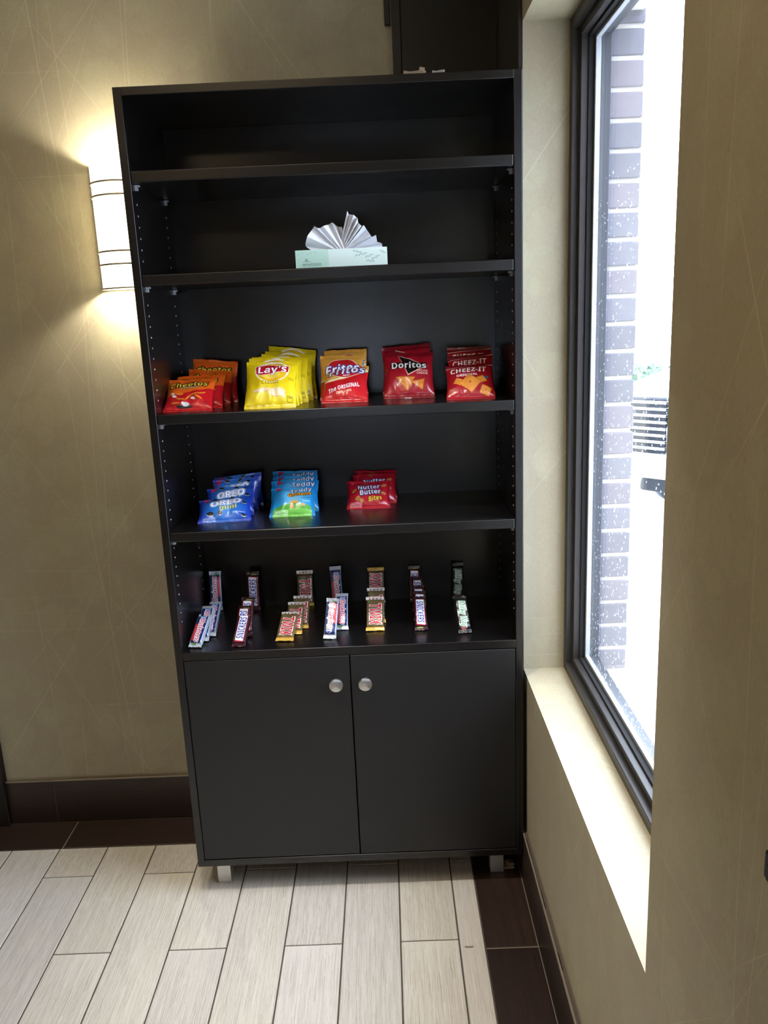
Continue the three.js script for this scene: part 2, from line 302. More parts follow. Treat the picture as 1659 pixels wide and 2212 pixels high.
// folded paper wedge beside the foot, paper bits and torn scraps
M.card = new THREE.MeshStandardMaterial({ color: '#9c8a74', roughness: 0.9 });
M.greyPaper = new THREE.MeshStandardMaterial({ color: '#9f9a92', roughness: 0.9 });
function scrapGeo(w, d, h, bumps) {
  const g = new THREE.BoxGeometry(w, h, d, 10, 2, 5), p = g.attributes.position;
  for (let i = 0; i < p.count; i++) {
    const x = p.getX(i), y = p.getY(i), z = p.getZ(i), n = perlin.noise(x * bumps + 3, y * 40, z * bumps + 7);
    p.setXYZ(i, x + n * 0.006, Math.max(0, y + h / 2 + (y > 0 ? n * h * 0.5 : 0)), z + n * 0.005);
  }
  g.computeVertexNormals(); return g;
}
{
  const g = mergeGeometries([new THREE.BoxGeometry(0.03, 0.006, 0.03).rotateZ(0.06).translate(0, 0.0045, 0), new THREE.BoxGeometry(0.022, 0.009, 0.02).rotateZ(-0.4).rotateY(0.4).translate(0.004, 0.0115, 0)]);
  single('paper_wedge', g, M.card, 'folded card wedge beside the cabinet foot on the dark tiles', 'paper', [0.8935, 0, -0.085]);
  const bit = new THREE.TubeGeometry(new THREE.CatmullRomCurve3([[-0.011, 0.0018, 0], [-0.004, 0.0026, 0.002], [0.004, 0.0026, 0.002], [0.011, 0.0018, 0.0005]].map((a) => new THREE.Vector3(...a))), 12, 0.0018, 6);
  single('twig_scrap', bit, M.card, 'small curved tan scrap lying on the pale floor tile', 'scrap', [0.745, 0, 0.225]);
  const s = thing('torn_card', 'torn cardboard strip lying on top of the cabinet', 'scrap', [0.683, CH, -0.035]);
  mesh('strip', scrapGeo(0.05, 0.03, 0.010, 25), M.card, s);
  mesh('flap', new RoundedBoxGeometry(0.013, 0.012, 0.02, 2, 0.002).rotateZ(-0.2).translate(0.018, 0.013, 0), M.card, s);
  single('crumpled_paper', scrapGeo(0.026, 0.02, 0.009, 40), M.greyPaper, 'crumpled grey paper scrap lying on top of the cabinet', 'scrap', [0.737, CH, -0.03]);
}

// ---------------------------------------------------------------- wall sconce
{
  const R = 0.088, D = 0.10, CX = -0.113, Y0 = 1.703, Y1 = 2.03;
  const g = thing('wall_sconce', 'glowing frosted half-round wall sconce with thin metal bands', 'lamp', [CX, Y0, ZB]);
  const H = Y1 - Y0;
  M.sconceMetal = new THREE.MeshStandardMaterial({ color: '#c9c2b4', metalness: 0.8, roughness: 0.35 });
  M.frost = new THREE.MeshPhysicalMaterial({ color: '#fffdf6', roughness: 0.95, transmission: 0.5, thickness: 0, side: THREE.DoubleSide });
  mesh('back_plate', rbx(-R, R, 0, H, 0.0005, 0.008, 0.001), M.sconceMetal, g);
  const arc = (r, d, t, h, open) => { // half-elliptic shell standing on the wall
    const s = new THREE.Shape(), n = 40;
    for (let i = 0; i <= n; i++) { const a = Math.PI * i / n; s[i ? 'lineTo' : 'moveTo'](r * Math.cos(a), d * Math.sin(a)); }
    for (let i = n; i >= 0; i--) { const a = Math.PI * i / n; s.lineTo((r - t) * Math.cos(a), (d - t) * Math.sin(a)); }
    const e = new THREE.ExtrudeGeometry(s, { depth: h, bevelEnabled: false }); e.rotateX(-Math.PI / 2); e.scale(1, 1, -1);
    const idx = e.index; if (!idx) { const p = e.attributes.position.array; for (let i = 0; i < p.length; i += 9) for (let k = 0; k < 3; k++) { const q = p[i + k]; p[i + k] = p[i + 6 + k]; p[i + 6 + k] = q; } e.deleteAttribute('uv'); e.computeVertexNormals(); }
    return toCreasedNormals(e, 0.7);
  };
  const shade = mesh('shade', arc(R - 0.003, D, 0.003, H - 0.004, true), M.frost, g, [0, 0.003, 0.008]);
  for (const y of [0.065, 0.099, 0.243, 0.277]) mesh('band', arc(R, D + 0.004, 0.0035, 0.005), M.sconceMetal, g, [0, y - 0.0025, 0.007]);
  mesh('bottom_rim', arc(R + 0.001, D + 0.004, 0.006, 0.004), M.sconceMetal, g, [0, 0, 0.007]);
  for (const x of [-1, 1]) mesh('edge_rail', bx(x * R - 0.002, x * R + 0.002, 0, H, 0.006, 0.012), M.sconceMetal, g);
  M.bulb = new THREE.MeshStandardMaterial({ color: '#ffffff', emissive: '#fff1d2', emissiveIntensity: 6 });
  for (const y of [0.047, H - 0.047]) {
    const b = mesh('bulb', new THREE.CapsuleGeometry(0.014, 0.03, 6, 16), M.bulb, g, [0, y, 0.055]);
    const l = new THREE.PointLight(new THREE.Color(1, 0.93, 0.78), 0.85); l.position.set(0, y, 0.055); l.castShadow = true; l.shadow.radius = 0.8; l.name = 'sconce_light'; g.add(l);
  }
}
// ceiling light fittings for the panels set at the top
{
  M.panelGlow = new THREE.MeshStandardMaterial({ color: '#ffffff', emissive: '#fff0d8', emissiveIntensity: 1.5 });
  M.white = new THREE.MeshStandardMaterial({ color: '#e9e7e2', roughness: 0.6 });
  const where = ['square ceiling light panel in front of the shelf cabinet', 'square ceiling light panel on the far side of the room', 'square ceiling light panel near the rear wall of the room'];
  PANELS.forEach(([x, z, w, d], i) => {
    const g = thing('ceiling_light', where[i], 'light', [x, CEIL, z], 'ceiling light panels');
    mesh('frame', mergeGeometries([bx(-w / 2 - .02, w / 2 + .02, -.012, 0, -d / 2 - .02, -d / 2), bx(-w / 2 - .02, w / 2 + .02, -.012, 0, d / 2, d / 2 + .02), bx(-w / 2 - .02, -w / 2, -.012, 0, -d / 2, d / 2), bx(w / 2, w / 2 + .02, -.012, 0, -d / 2, d / 2)]), M.white, g);
    mesh('diffuser', bx(-w / 2, w / 2, -.008, 0, -d / 2, d / 2), M.panelGlow, g);
  });
}
{
  const g = thing('ceiling_downlight', 'round recessed ceiling downlight in front of the shelf cabinet', 'light', [CAN[0], CEIL, CAN[1]]);
  mesh('ring', new THREE.TorusGeometry(0.085, 0.012, 10, 40).rotateX(Math.PI / 2), M.white, g, [0, -0.004, 0]);
  mesh('lens', new THREE.CylinderGeometry(0.08, 0.08, 0.004, 32), M.panelGlow, g, [0, -0.003, 0]);
}
// black wall plate on the window wall
{
  const g = thing('wall_fitting', 'small black fitting on the tan window wall', 'wall fitting', [XR, 1.083, 1.334]);
  mesh('plate', new RoundedBoxGeometry(0.008, 0.03, 0.075, 3, 0.003).translate(-0.004, 0.0, 0.0375), M.black, g);
  mesh('rocker', new RoundedBoxGeometry(0.005, 0.018, 0.05, 2, 0.002).translate(-0.0095, 0.0, 0.0375), M.black, g);
}

// ---------------------------------------------------------------- tissue box
{
  const W = 0.221, H = 0.043, D = 0.115;
  const g = thing('tissue_box', 'flat mint green tissue box on the second shelf from the top', 'tissue box', [0.4955, SHELF[1], -0.038]);
  const print = canvasTexture(1536, 300, (c, w, h) => {
    c.fillStyle = '#d6e9e0'; c.fillRect(0, 0, w, h);
    c.fillStyle = '#b9dccb'; c.fillRect(0, 0, w * 0.36, h);
    const leaf = (x, y, a, s, col) => { c.save(); c.translate(x, y); c.rotate(a); c.fillStyle = col; c.beginPath(); c.ellipse(0, 0, 24 * s, 9 * s, 0, 0, 7); c.fill(); c.restore(); };
    for (const [bx_, by, a0, n] of [[980, 40, 2.6, 5], [1010, 120, -0.4, 6], [1200, 210, 0.2, 4], [1180, 150, -0.8, 4], [1430, 60, 1.2, 3], [1290, 180, -1.1, 4]]) for (let i = 0; i < n; i++) leaf(bx_ + i * 34 * Math.cos(a0 * .2), by + i * 16 * Math.sin(a0), a0 + (i % 2 ? .7 : -.7), 1.15, '#aac6ba');
    for (const [x, y] of [[60, 60], [120, 40], [210, 70], [50, 160], [90, 230], [260, 50], [330, 40]]) leaf(x, y, x * .03, 0.9, '#a5ccb8');
    c.fillStyle = '#2f4a40'; c.font = '84px sans-serif'; c.fillText('envision', 116, 262, 320);
    c.fillRect(118, 186, 128, 5);
    c.strokeStyle = '#2f4a40'; c.lineWidth = 7; c.beginPath(); c.moveTo(160, 172); c.lineTo(182, 142); c.lineTo(204, 172); c.closePath(); c.stroke();
  });
  const card = new THREE.MeshStandardMaterial({ map: print, roughness: 0.6 }), plain = new THREE.MeshStandardMaterial({ color: '#cfe6da', roughness: 0.6 });
  const body = new THREE.BoxGeometry(W, H, D); body.translate(0, H / 2, -D / 2);
  mesh('carton', body, [plain, plain, plain, plain, card, plain], g);
  // oval opening edge and the pleated tissue standing in it
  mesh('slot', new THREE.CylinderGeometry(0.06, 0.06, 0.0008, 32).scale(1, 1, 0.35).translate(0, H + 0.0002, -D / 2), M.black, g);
  const fan = (pts, z0, curl, folds) => {
    // pts: outline in metres from the root; pleats run from the root to the outline
    const P = [], U = [], n = 72, m = 10, idx = [];
    const cur = new THREE.CatmullRomCurve3(pts.map(([x, y]) => new THREE.Vector3(x, y, 0)), false, 'catmullrom', 0.25);
    for (let i = 0; i <= n; i++) {
      const q = cur.getPoint(i / n), saw = Math.abs(((i / n * folds) % 1) * 2 - 1) - 0.5;
      for (let j = 0; j <= m; j++) {
        const t = j / m, root = (i / n - 0.5) * 0.03;
        P.push(root + (q.x - root) * t, q.y * t - curl * t * t * (1 - Math.min(1, q.y / 0.03)), z0 + saw * 0.02 * t + 0.02 * Math.sin(i / n * 5) * t * t); U.push(i / n, t);
      }
    }
    for (let i = 0; i < n; i++) for (let j = 0; j < m; j++) { const a = i * (m + 1) + j, b = a + m + 1; idx.push(a, b, a + 1, b, b + 1, a + 1); }
    const q = new THREE.BufferGeometry(); q.setAttribute('position', new THREE.Float32BufferAttribute(P, 3)); q.setAttribute('uv', new THREE.Float32BufferAttribute(U, 2)); q.setIndex(idx);
    return toCreasedNormals(q, 0.5);
  };
  const k = (a) => a.map(([X, Y]) => [(X - 765) * 0.000196, Math.max(0.0, (588 - Y) * 0.000199)]);
  const tissue = new THREE.MeshPhysicalMaterial({ color: '#e9ebf0', roughness: 0.95, transmission: 0.12, thickness: 0, side: THREE.DoubleSide });
  mesh('tissue', fan(k([[450, 588], [335, 510], [385, 400], [460, 305], [495, 322], [550, 312], [620, 280], [675, 255], [740, 295], [800, 310]]), 0, 0.004, 5), tissue, g, [-0.004, H, -0.05]);
  mesh('tissue', fan(k([[780, 320], [832, 135], [852, 170], [920, 195], [962, 228], [965, 275], [1000, 315], [1030, 308], [1065, 350], [1120, 435], [1178, 420], [1192, 495], [1250, 520], [1255, 570]]), 0.0, 0.0, 9), tissue, g, [0.004, H, -0.058]);
}

// ---------------------------------------------------------------- snack bags
// a filled film bag standing on its lower seal; w, h in metres, dy = how much the right top corner is higher, T = fullness
function bagGeo(w, h, dy, T, seed, crop = 1) {
  const nu = 30, nv = 30, v0 = 0.065, v1 = 0.935, out = {};
  const at = (u, v, side) => {
    const s = (v - v0) / (v1 - v0), inside = Math.max(0, Math.min(1, s));
    const edge = Math.pow(Math.max(0, 1 - Math.pow(Math.abs(u), 2.6)), 0.62), fill = Math.pow(Math.sin(Math.PI * Math.pow(inside, 0.88)), 0.62);
    const pinch = 1 - 0.055 * Math.sin(Math.PI * inside) - 0.02 * perlin.noise(seed, v * 5, side * 3);
    const crease = Math.exp(-inside / 0.16) + Math.exp(-(1 - inside) / 0.16);
    let z = T * edge * fill * (side > 0 ? 0.62 : -0.38);
    z += side * edge * T * 0.10 * crease * Math.sin(u * 9 + seed * 5 + perlin.noise(u * 3, v * 4, seed) * 3) * Math.min(1, inside * 9) * Math.min(1, (1 - inside) * 9);
    z += side * edge * fill * T * 0.16 * perlin.noise(u * 2.6 + seed, v * 3.1, seed * 1.7);
    z += T * 0.22 * perlin.noise(u * 1.3 + seed * 3, v * 1.1, 5.5) * (v > 0.5 ? v - 0.5 : 0) * 2;
    z += side * 0.0003;
    return [u * w / 2 * pinch, v * (h + u * dy / 2) + 0.0012 * perlin.noise(u * 4, seed, v * 9) * v, z];
  };
  const sheet = (va, vb, rows, ridge) => {
    const P = [], U = [], I = [];
    for (const side of [1, -1]) {
      const base = P.length / 3;
      for (let j = 0; j <= rows; j++) for (let i = 0; i <= nu; i++) {
        const u = i / nu * 2 - 1, v = va + (vb - va) * j / rows, q = at(u, v, side);
        if (ridge) q[2] += 0.0007 * (j % 2 ? 1 : -1) + 0.0016 * perlin.noise(u * 5 + seed, v * 2, 2.2);
        P.push(...q); U.push(i / nu, v * crop);
      }
      for (let j = 0; j < rows; j++) for (let i = 0; i < nu; i++) { const a = base + j * (nu + 1) + i, b = a + nu + 1; side > 0 ? I.push(a, a + 1, b, b, a + 1, b + 1) : I.push(a, b, a + 1, b, b + 1, a + 1); }
    }
    const g = new THREE.BufferGeometry(); g.setAttribute('position', new THREE.Float32BufferAttribute(P, 3)); g.setAttribute('uv', new THREE.Float32BufferAttribute(U, 2)); g.setIndex(I); g.computeVertexNormals(); return g;
  };
  return { body: sheet(v0, v1, nv), bottom: sheet(0, v0 + 0.004, 6, true), top: sheet(v1 - 0.004, 1, 6, true) };
}
const film = (map) => new THREE.MeshPhysicalMaterial({ map, roughness: 0.3, clearcoat: 0.6, clearcoatRoughness: 0.18 });
// lettering helpers
function word(g, text, x, y, size, { font = 'sans-serif', bold = true, fill = '#fff', stroke, lw = 0, skew = 0, rot = 0, sx = 1, align = 'center', stroke2, lw2 = 0 } = {}) {
  g.save(); g.translate(x, y); g.rotate(rot); g.transform(sx, 0, skew, 1, 0, 0); g.font = `${bold ? 'bold ' : ''}${size}px ${font}`; g.textAlign = align; g.textBaseline = 'middle'; g.lineJoin = 'round';
  if (stroke2) { g.strokeStyle = stroke2; g.lineWidth = lw2; g.strokeText(text, 0, 0); }
  if (stroke) { g.strokeStyle = stroke; g.lineWidth = lw; g.strokeText(text, 0, 0); }
  g.fillStyle = fill; g.fillText(text, 0, 0); g.restore();
}
function blob(g, x, y, a, b, rot, c) { g.fillStyle = c; g.beginPath(); g.ellipse(x, y, a, b, rot, 0, 7); g.fill(); }
const seals = (g, w, h, c) => { g.fillStyle = c; for (let i = 0; i < 6; i++) { g.fillRect(0, i * h * 0.011, w, h * 0.004); g.fillRect(0, h - i * h * 0.011 - 4, w, h * 0.004); } };
const nutrition = (g, x, y, s, c, n = 1) => { for (let i = 0; i < n; i++) { g.strokeStyle = c; g.lineWidth = 2.5; g.beginPath(); g.roundRect(x + i * s * 1.15, y, s, s * 1.25, 5); g.stroke(); word(g, ['160', '2g', '170', '1g'][i % 4], x + i * s * 1.15 + s / 2, y + s * 0.4, s * 0.42, { fill: c }); g.fillStyle = c; g.fillRect(x + i * s * 1.15 + s * .2, y + s * .75, s * .6, 3); g.fillRect(x + i * s * 1.15 + s * .25, y + s * .95, s * .5, 3); } };
const smallPrint = (g, x, y, w, rows, c) => { g.fillStyle = c; for (let r = 0; r < rows; r++) for (let q = x; q < x + w;) { const l = rr(4, 14); g.fillRect(q, y + r * 8, l, 3.5); q += l + 4; } };
const TEX = {
  cheese_puff: [512, 512, (g, w, h) => {
    g.fillStyle = '#c3161f'; g.fillRect(0, 0, w, h); g.fillStyle = '#e5641a'; g.beginPath(); g.moveTo(0, 0); g.lineTo(w, 0); g.lineTo(w, h * .36); g.quadraticCurveTo(w * .55, h * .60, 0, h * .62); g.fill();
    word(g, 'Cheetos', w * .47, h * .27, 118, { fill: '#f6c51f', stroke: '#14100c', lw: 26, rot: -.09, sx: .9, skew: -.12 }); word(g, 'Cheetos', w * .47, h * .27, 118, { fill: '#f8d04a', rot: -.09, sx: .9, skew: -.12 });
    word(g, 'CRUNCHY', w * .5, h * .41, 40, { fill: '#f7dc9a', stroke: '#3a1008', lw: 8, rot: -.09 });
    for (const [x, y, a] of [[.3, .6, .1], [.62, .62, -.3], [.78, .58, -.5], [.5, .7, -.9], [.34, .74, .2], [.25, .83, .15], [.72, .7, .5]]) { blob(g, w * x, h * y, 52, 15, a, '#9d3a0a'); blob(g, w * x, h * y - 4, 48, 11, a, '#ee8430'); }
    for (const [x, y] of [[.15, .57], [.2, .65], [.6, .72], [.42, .85]]) { blob(g, w * x, h * y, 26, 15, .4, '#f2e6d4'); blob(g, w * x + 14, h * y + 10, 14, 10, .1, '#d8c6b0'); }
    blob(g, w * .44, h * .9, 90, 16, 0, '#39282a'); blob(g, w * .46, h * .86, 38, 22, 0, '#cfd6d3');
    smallPrint(g, w * .8, h * .78, 60, 6, '#7c0d14'); seals(g, w, h, 'rgba(120,30,0,.25)');
  }],
  potato: [512, 580, (g, w, h) => {
    g.fillStyle = '#e3c814'; g.fillRect(0, 0, w, h);
    blob(g, w * .52, h * .27, 175, 150, 0, '#f7efd8'); blob(g, w * .52, h * .28, 155, 135, 0, '#edb91e'); blob(g, w * .5, h * .36, 100, 50, 0, '#f3d34e');
    g.save(); g.translate(w * .52, h * .22); g.rotate(-.05); g.fillStyle = '#c0142a'; g.beginPath(); g.moveTo(-168, -46); g.quadraticCurveTo(-60, -90, 40, -52); g.quadraticCurveTo(110, -24, 172, -40); g.lineTo(166, 54); g.quadraticCurveTo(70, 36, -20, 62); g.quadraticCurveTo(-110, 90, -166, 56); g.closePath(); g.fill(); g.strokeStyle = '#f7efd8'; g.lineWidth = 6; g.stroke(); g.restore();
    word(g, "Lay's", w * .52, h * .225, 128, { fill: '#ffffff', stroke: '#8e0d1e', lw: 8, rot: -.05, skew: -.08 });
    word(g, 'Classic', w * .5, h * .52, 62, { fill: '#6b4d10', bold: false, rot: -.04 });
    for (const [x, y, a, b, r] of [[.33, .68, 95, 24, -.12], [.64, .72, 92, 50, .05]]) { blob(g, w * x, h * y, a, b, r, '#cfa55a'); blob(g, w * x, h * y - 4, a - 5, b - 5, r, '#e9cf9a'); }
    g.strokeStyle = '#3b2d12'; g.lineWidth = 4; g.strokeRect(w * .84, h * .8, 52, 62); word(g, '160', w * .89, h * .83, 26, { fill: '#3b2d12' }); smallPrint(g, w * .05, h * .93, 180, 2, '#6b4d10'); smallPrint(g, w * .86, h * .42, 48, 5, '#7a5f12');
    seals(g, w, h, 'rgba(140,110,0,.3)');
  }],
  corn: [512, 560, (g, w, h) => {
    g.fillStyle = '#dfa23f'; g.fillRect(0, 0, w, h);
    g.fillStyle = '#c81d24'; g.beginPath(); g.moveTo(0, h * .62); g.quadraticCurveTo(w * .5, h * .66, w, h * .36); g.lineTo(w, h); g.lineTo(0, h); g.fill();
    g.strokeStyle = '#f6e6c4'; g.lineWidth = 22; g.beginPath(); g.moveTo(0, h * .6); g.quadraticCurveTo(w * .5, h * .62, w, h * .32); g.stroke(); g.strokeStyle = '#f0bf52'; g.lineWidth = 16; g.beginPath(); g.moveTo(0, h * .545); g.quadraticCurveTo(w * .5, h * .58, w, h * .26); g.stroke();
    blob(g, w * .52, h * .33, 190, 120, -.12, '#c81d24'); g.strokeStyle = '#f6e6c4'; g.lineWidth = 7; g.beginPath(); g.ellipse(w * .52, h * .33, 190, 120, -.12, 0, 7); g.stroke();
    word(g, 'Fritos', w * .52, h * .36, 158, { fill: '#ffffff', stroke: '#2a3a8e', lw: 20, rot: -.12, skew: -.22, sx: .98 });
    word(g, 'BRAND', w * .52, h * .5, 24, { fill: '#fff', rot: -.1 });
    word(g, 'The ORIGINAL', w * .48, h * .75, 62, { fill: '#fff', rot: -.2, sx: .86 }); word(g, 'CORN CHIPS', w * .48, h * .84, 30, { fill: '#f6d9b0', rot: -.14 });
    smallPrint(g, w * .1, h * .9, 220, 2, '#8d1015'); seals(g, w, h, 'rgba(120,60,0,.22)');
  }],
  tortilla: [512, 580, (g, w, h) => {
    g.fillStyle = '#a81626'; g.fillRect(0, 0, w, h); g.fillStyle = '#8c1020'; g.fillRect(0, 0, w, h * .11); g.fillRect(0, h * .93, w, h * .07);
    g.fillStyle = '#e9b8a0'; g.beginPath(); g.moveTo(w * .27, h * .08); g.lineTo(w * .9, h * .36); g.lineTo(w * .48, h * .60); g.closePath(); g.fill(); g.fillStyle = '#181012'; g.beginPath(); g.moveTo(w * .29, h * .115); g.lineTo(w * .87, h * .36); g.lineTo(w * .485, h * .565); g.closePath(); g.fill();
    g.fillStyle = '#181012'; g.beginPath(); g.roundRect(w * .12, h * .29, w * .76, h * .13, 20); g.fill();
    word(g, 'Doritos', w * .5, h * .355, 112, { fill: '#f4f0ea', stroke: '#181012', lw: 14, sx: .98 });
    word(g, 'NACHO', w * .78, h * .48, 34, { fill: '#f0c9b8' }); word(g, 'CHEESE', w * .78, h * .535, 34, { fill: '#f0c9b8' });
    for (const [x, y, s, r] of [[.42, .72, 1.25, .1], [.7, .76, .95, -.2]]) { g.save(); g.translate(w * x, h * y); g.rotate(r); g.scale(s, s); g.fillStyle = '#b65a16'; g.beginPath(); g.moveTo(-92, -44); g.lineTo(86, -56); g.lineTo(26, 74); g.closePath(); g.fill(); g.fillStyle = '#dd8a34'; g.beginPath(); g.moveTo(-80, -40); g.lineTo(76, -50); g.lineTo(24, 62); g.closePath(); g.fill(); for (let i = 0; i < 40; i++) blob(g, rr(-45, 50), rr(-42, 20), rr(2, 5), rr(2, 4), 0, rnd() < .5 ? '#b9551a' : '#f0b254'); g.restore(); }
    g.fillStyle = '#efe3dc'; g.fillRect(w * .4, h * .985, 70, 6); seals(g, w, h, 'rgba(60,0,8,.3)');
  }],
  cracker: [512, 540, (g, w, h) => {
    g.fillStyle = '#a3131f'; g.fillRect(0, 0, w, h); g.fillStyle = '#7f0d1b'; g.fillRect(0, 0, w, h * .12); g.strokeStyle = '#f3e9df'; g.lineWidth = 5; g.beginPath(); g.moveTo(0, h * .13); g.quadraticCurveTo(w * .5, h * .1, w, h * .06); g.stroke();
    word(g, 'CHEEZ-IT', w * .47, h * .25, 118, { fill: '#fbf6ee', stroke: '#5e0a14', lw: 8, skew: -.1, sx: .8, rot: -.03 });
    word(g, 'ORIGINAL', w * .44, h * .42, 50, { fill: '#fbf6ee', rot: -.03 });
    for (const [x, y, s, r] of [[.25, .6, .8, .5], [.75, .55, .8, -.5], [.5, .64, 1.5, .7], [.82, .82, .9, .4]]) { g.save(); g.translate(w * x, h * y); g.rotate(r); g.fillStyle = '#b85e1a'; const q = 62 * s; g.fillRect(-q, -q, 2 * q, 2 * q); g.fillStyle = '#e0903c'; g.fillRect(-q + 6, -q + 6, 2 * q - 12, 2 * q - 12); blob(g, 0, 0, 8 * s, 8 * s, 0, '#9c4a12'); for (let i = 0; i < 7; i++) blob(g, -q + 10 + i * q * .29, -q + 4, 5, 5, 0, '#9c4a12'); g.restore(); }
    blob(g, w * .86, h * .48, 24, 18, 0, '#2f5f8f'); nutrition(g, w * .05, h * .76, 58, '#f3d9a8', 1); seals(g, w, h, 'rgba(60,0,8,.3)');
  }],
  mini_cookie: [640, 400, (g, w, h) => {
    g.fillStyle = '#1f5fb8'; g.fillRect(0, 0, w, h); const rg = g.createRadialGradient(w * .48, h * .45, 20, w * .48, h * .45, w * .5); rg.addColorStop(0, '#3f9be0'); rg.addColorStop(1, '#153f9c'); g.fillStyle = rg; g.fillRect(0, 0, w, h); g.fillStyle = '#1a35a0'; g.fillRect(0, 0, w * .07, h); g.fillRect(w * .95, 0, w * .05, h);
    g.fillStyle = '#c01d3c'; g.beginPath(); g.moveTo(w * .09, h * .03); g.lineTo(w * .22, h * .03); g.lineTo(w * .1, h * .22); g.fill();
    const cookie = (x, y, a, b, r) => { blob(g, x, y + 5, a, b, r, '#0d0d12'); blob(g, x, y + 2, a, b, r, '#e8ecf0'); blob(g, x, y - 4, a, b, r, '#1c1a20'); };
    for (const [x, y, a, b, r] of [[.32, .07, 40, 18, .3], [.62, .06, 34, 16, -.4], [.8, .13, 34, 18, -.6], [.88, .36, 34, 18, .2], [.22, .74, 46, 26, .2], [.42, .74, 26, 32, .3], [.86, .84, 30, 16, .2]]) cookie(w * x, h * y, a, b, r);
    word(g, 'OREO', w * .52, h * .31, 132, { fill: '#ffffff', stroke: '#2b66c4', lw: 12, rot: -.13, skew: -.14, sx: 1.1, stroke2: '#ffffff', lw2: 22 }); word(g, 'OREO', w * .52, h * .31, 132, { fill: '#ffffff', stroke: '#1a3ea0', lw: 8, rot: -.13, skew: -.14, sx: 1.1 });
    word(g, 'mini', w * .57, h * .54, 104, { fill: '#f2cf3a', rot: -.13, skew: -.1 });
    nutrition(g, w * .09, h * .86, 34, '#e8f0fa', 4); smallPrint(g, w * .66, h * .72, 150, 2, '#cfe4f8');
  }],
  graham: [560, 440, (g, w, h) => {
    g.fillStyle = '#1f8fd2'; g.fillRect(0, 0, w, h); const sky = g.createRadialGradient(w * .55, h * .45, 20, w * .55, h * .45, w * .45); sky.addColorStop(0, '#8ed2f2'); sky.addColorStop(1, '#1c88cc'); g.fillStyle = sky; g.fillRect(w * .08, 0, w * .85, h);
    g.fillStyle = '#1779ba'; g.fillRect(0, 0, w * .08, h); g.fillRect(w * .93, 0, w * .07, h);
    g.fillStyle = '#c01d3c'; g.beginPath(); g.moveTo(w * .12, h * .03); g.lineTo(w * .26, h * .03); g.lineTo(w * .14, h * .2); g.fill();
    g.fillStyle = '#4a9a34'; g.beginPath(); g.moveTo(w * .08, h * .78); g.quadraticCurveTo(w * .5, h * .56, w * .93, h * .72); g.lineTo(w * .93, h); g.lineTo(w * .08, h); g.fill(); g.fillStyle = '#6bb848'; g.beginPath(); g.moveTo(w * .08, h * .9); g.quadraticCurveTo(w * .6, h * .7, w * .93, h * .86); g.lineTo(w * .93, h); g.lineTo(w * .08, h); g.fill();
    word(g, 'Teddy', w * .68, h * .15, 96, { fill: '#ffffff', stroke: '#1b4fa0', lw: 16, rot: -.12 }); word(g, 'Grahams', w * .66, h * .33, 68, { fill: '#f3b43a', stroke: '#5b2a10', lw: 14, rot: -.1 });
    blob(g, w * .55, h * .62, 64, 20, -.1, '#c08a34'); blob(g, w * .55, h * .6, 58, 16, -.1, '#e2b24e'); blob(g, w * .5, h * .74, 26, 26, 0, '#cf9a5a'); blob(g, w * .76, h * .7, 24, 20, 0, '#cf9a5a');
    smallPrint(g, w * .72, h * .44, 110, 3, '#20406e'); smallPrint(g, w * .74, h * .56, 90, 2, '#ffffff'); nutrition(g, w * .12, h * .84, 36, '#f2faf0', 4);
  }],
  peanut: [560, 400, (g, w, h) => {
    g.fillStyle = '#c01a2e'; g.fillRect(0, 0, w, h); g.fillStyle = '#a51226'; g.fillRect(0, 0, w * .06, h); g.fillRect(w * .95, 0, w * .05, h);
    g.fillStyle = '#e04a5a'; g.beginPath(); g.moveTo(w * .08, h * .06); g.lineTo(w * .18, h * .06); g.lineTo(w * .1, h * .22); g.fill();
    for (const [x, y, r] of [[.16, .46, -.6], [.42, .1, .2], [.86, .25, -.4], [.86, .55, .2], [.34, .78, .3], [.24, .72, -.5]]) { blob(g, w * x, h * y, 40, 25, r, '#8c4a1e'); blob(g, w * x, h * y - 2, 35, 20, r, '#cf8a4a'); g.strokeStyle = '#99582a'; g.lineWidth = 3; for (let k = -2; k <= 2; k++) { g.beginPath(); g.moveTo(w * x + k * 12 - 5, h * y - 14); g.lineTo(w * x + k * 12 + 5, h * y + 10); g.stroke(); } }
    word(g, 'Nutter', w * .5, h * .32, 92, { fill: '#fff6ea', stroke: '#1d2f7e', lw: 20, rot: -.1 }); word(g, 'Butter', w * .54, h * .52, 92, { fill: '#fff6ea', stroke: '#1d2f7e', lw: 20, rot: -.1 }); word(g, 'Bites', w * .66, h * .72, 76, { fill: '#f7d23c', stroke: '#7c0d1c', lw: 12, rot: -.14, skew: -.12 });
    nutrition(g, w * .08, h * .84, 34, '#f6dfe0', 4); smallPrint(g, w * .74, h * .86, 110, 2, '#f6dfe0');
  }],
};
const filmMat = {}; for (const k in TEX) filmMat[k] = film(canvasTexture(...TEX[k]));
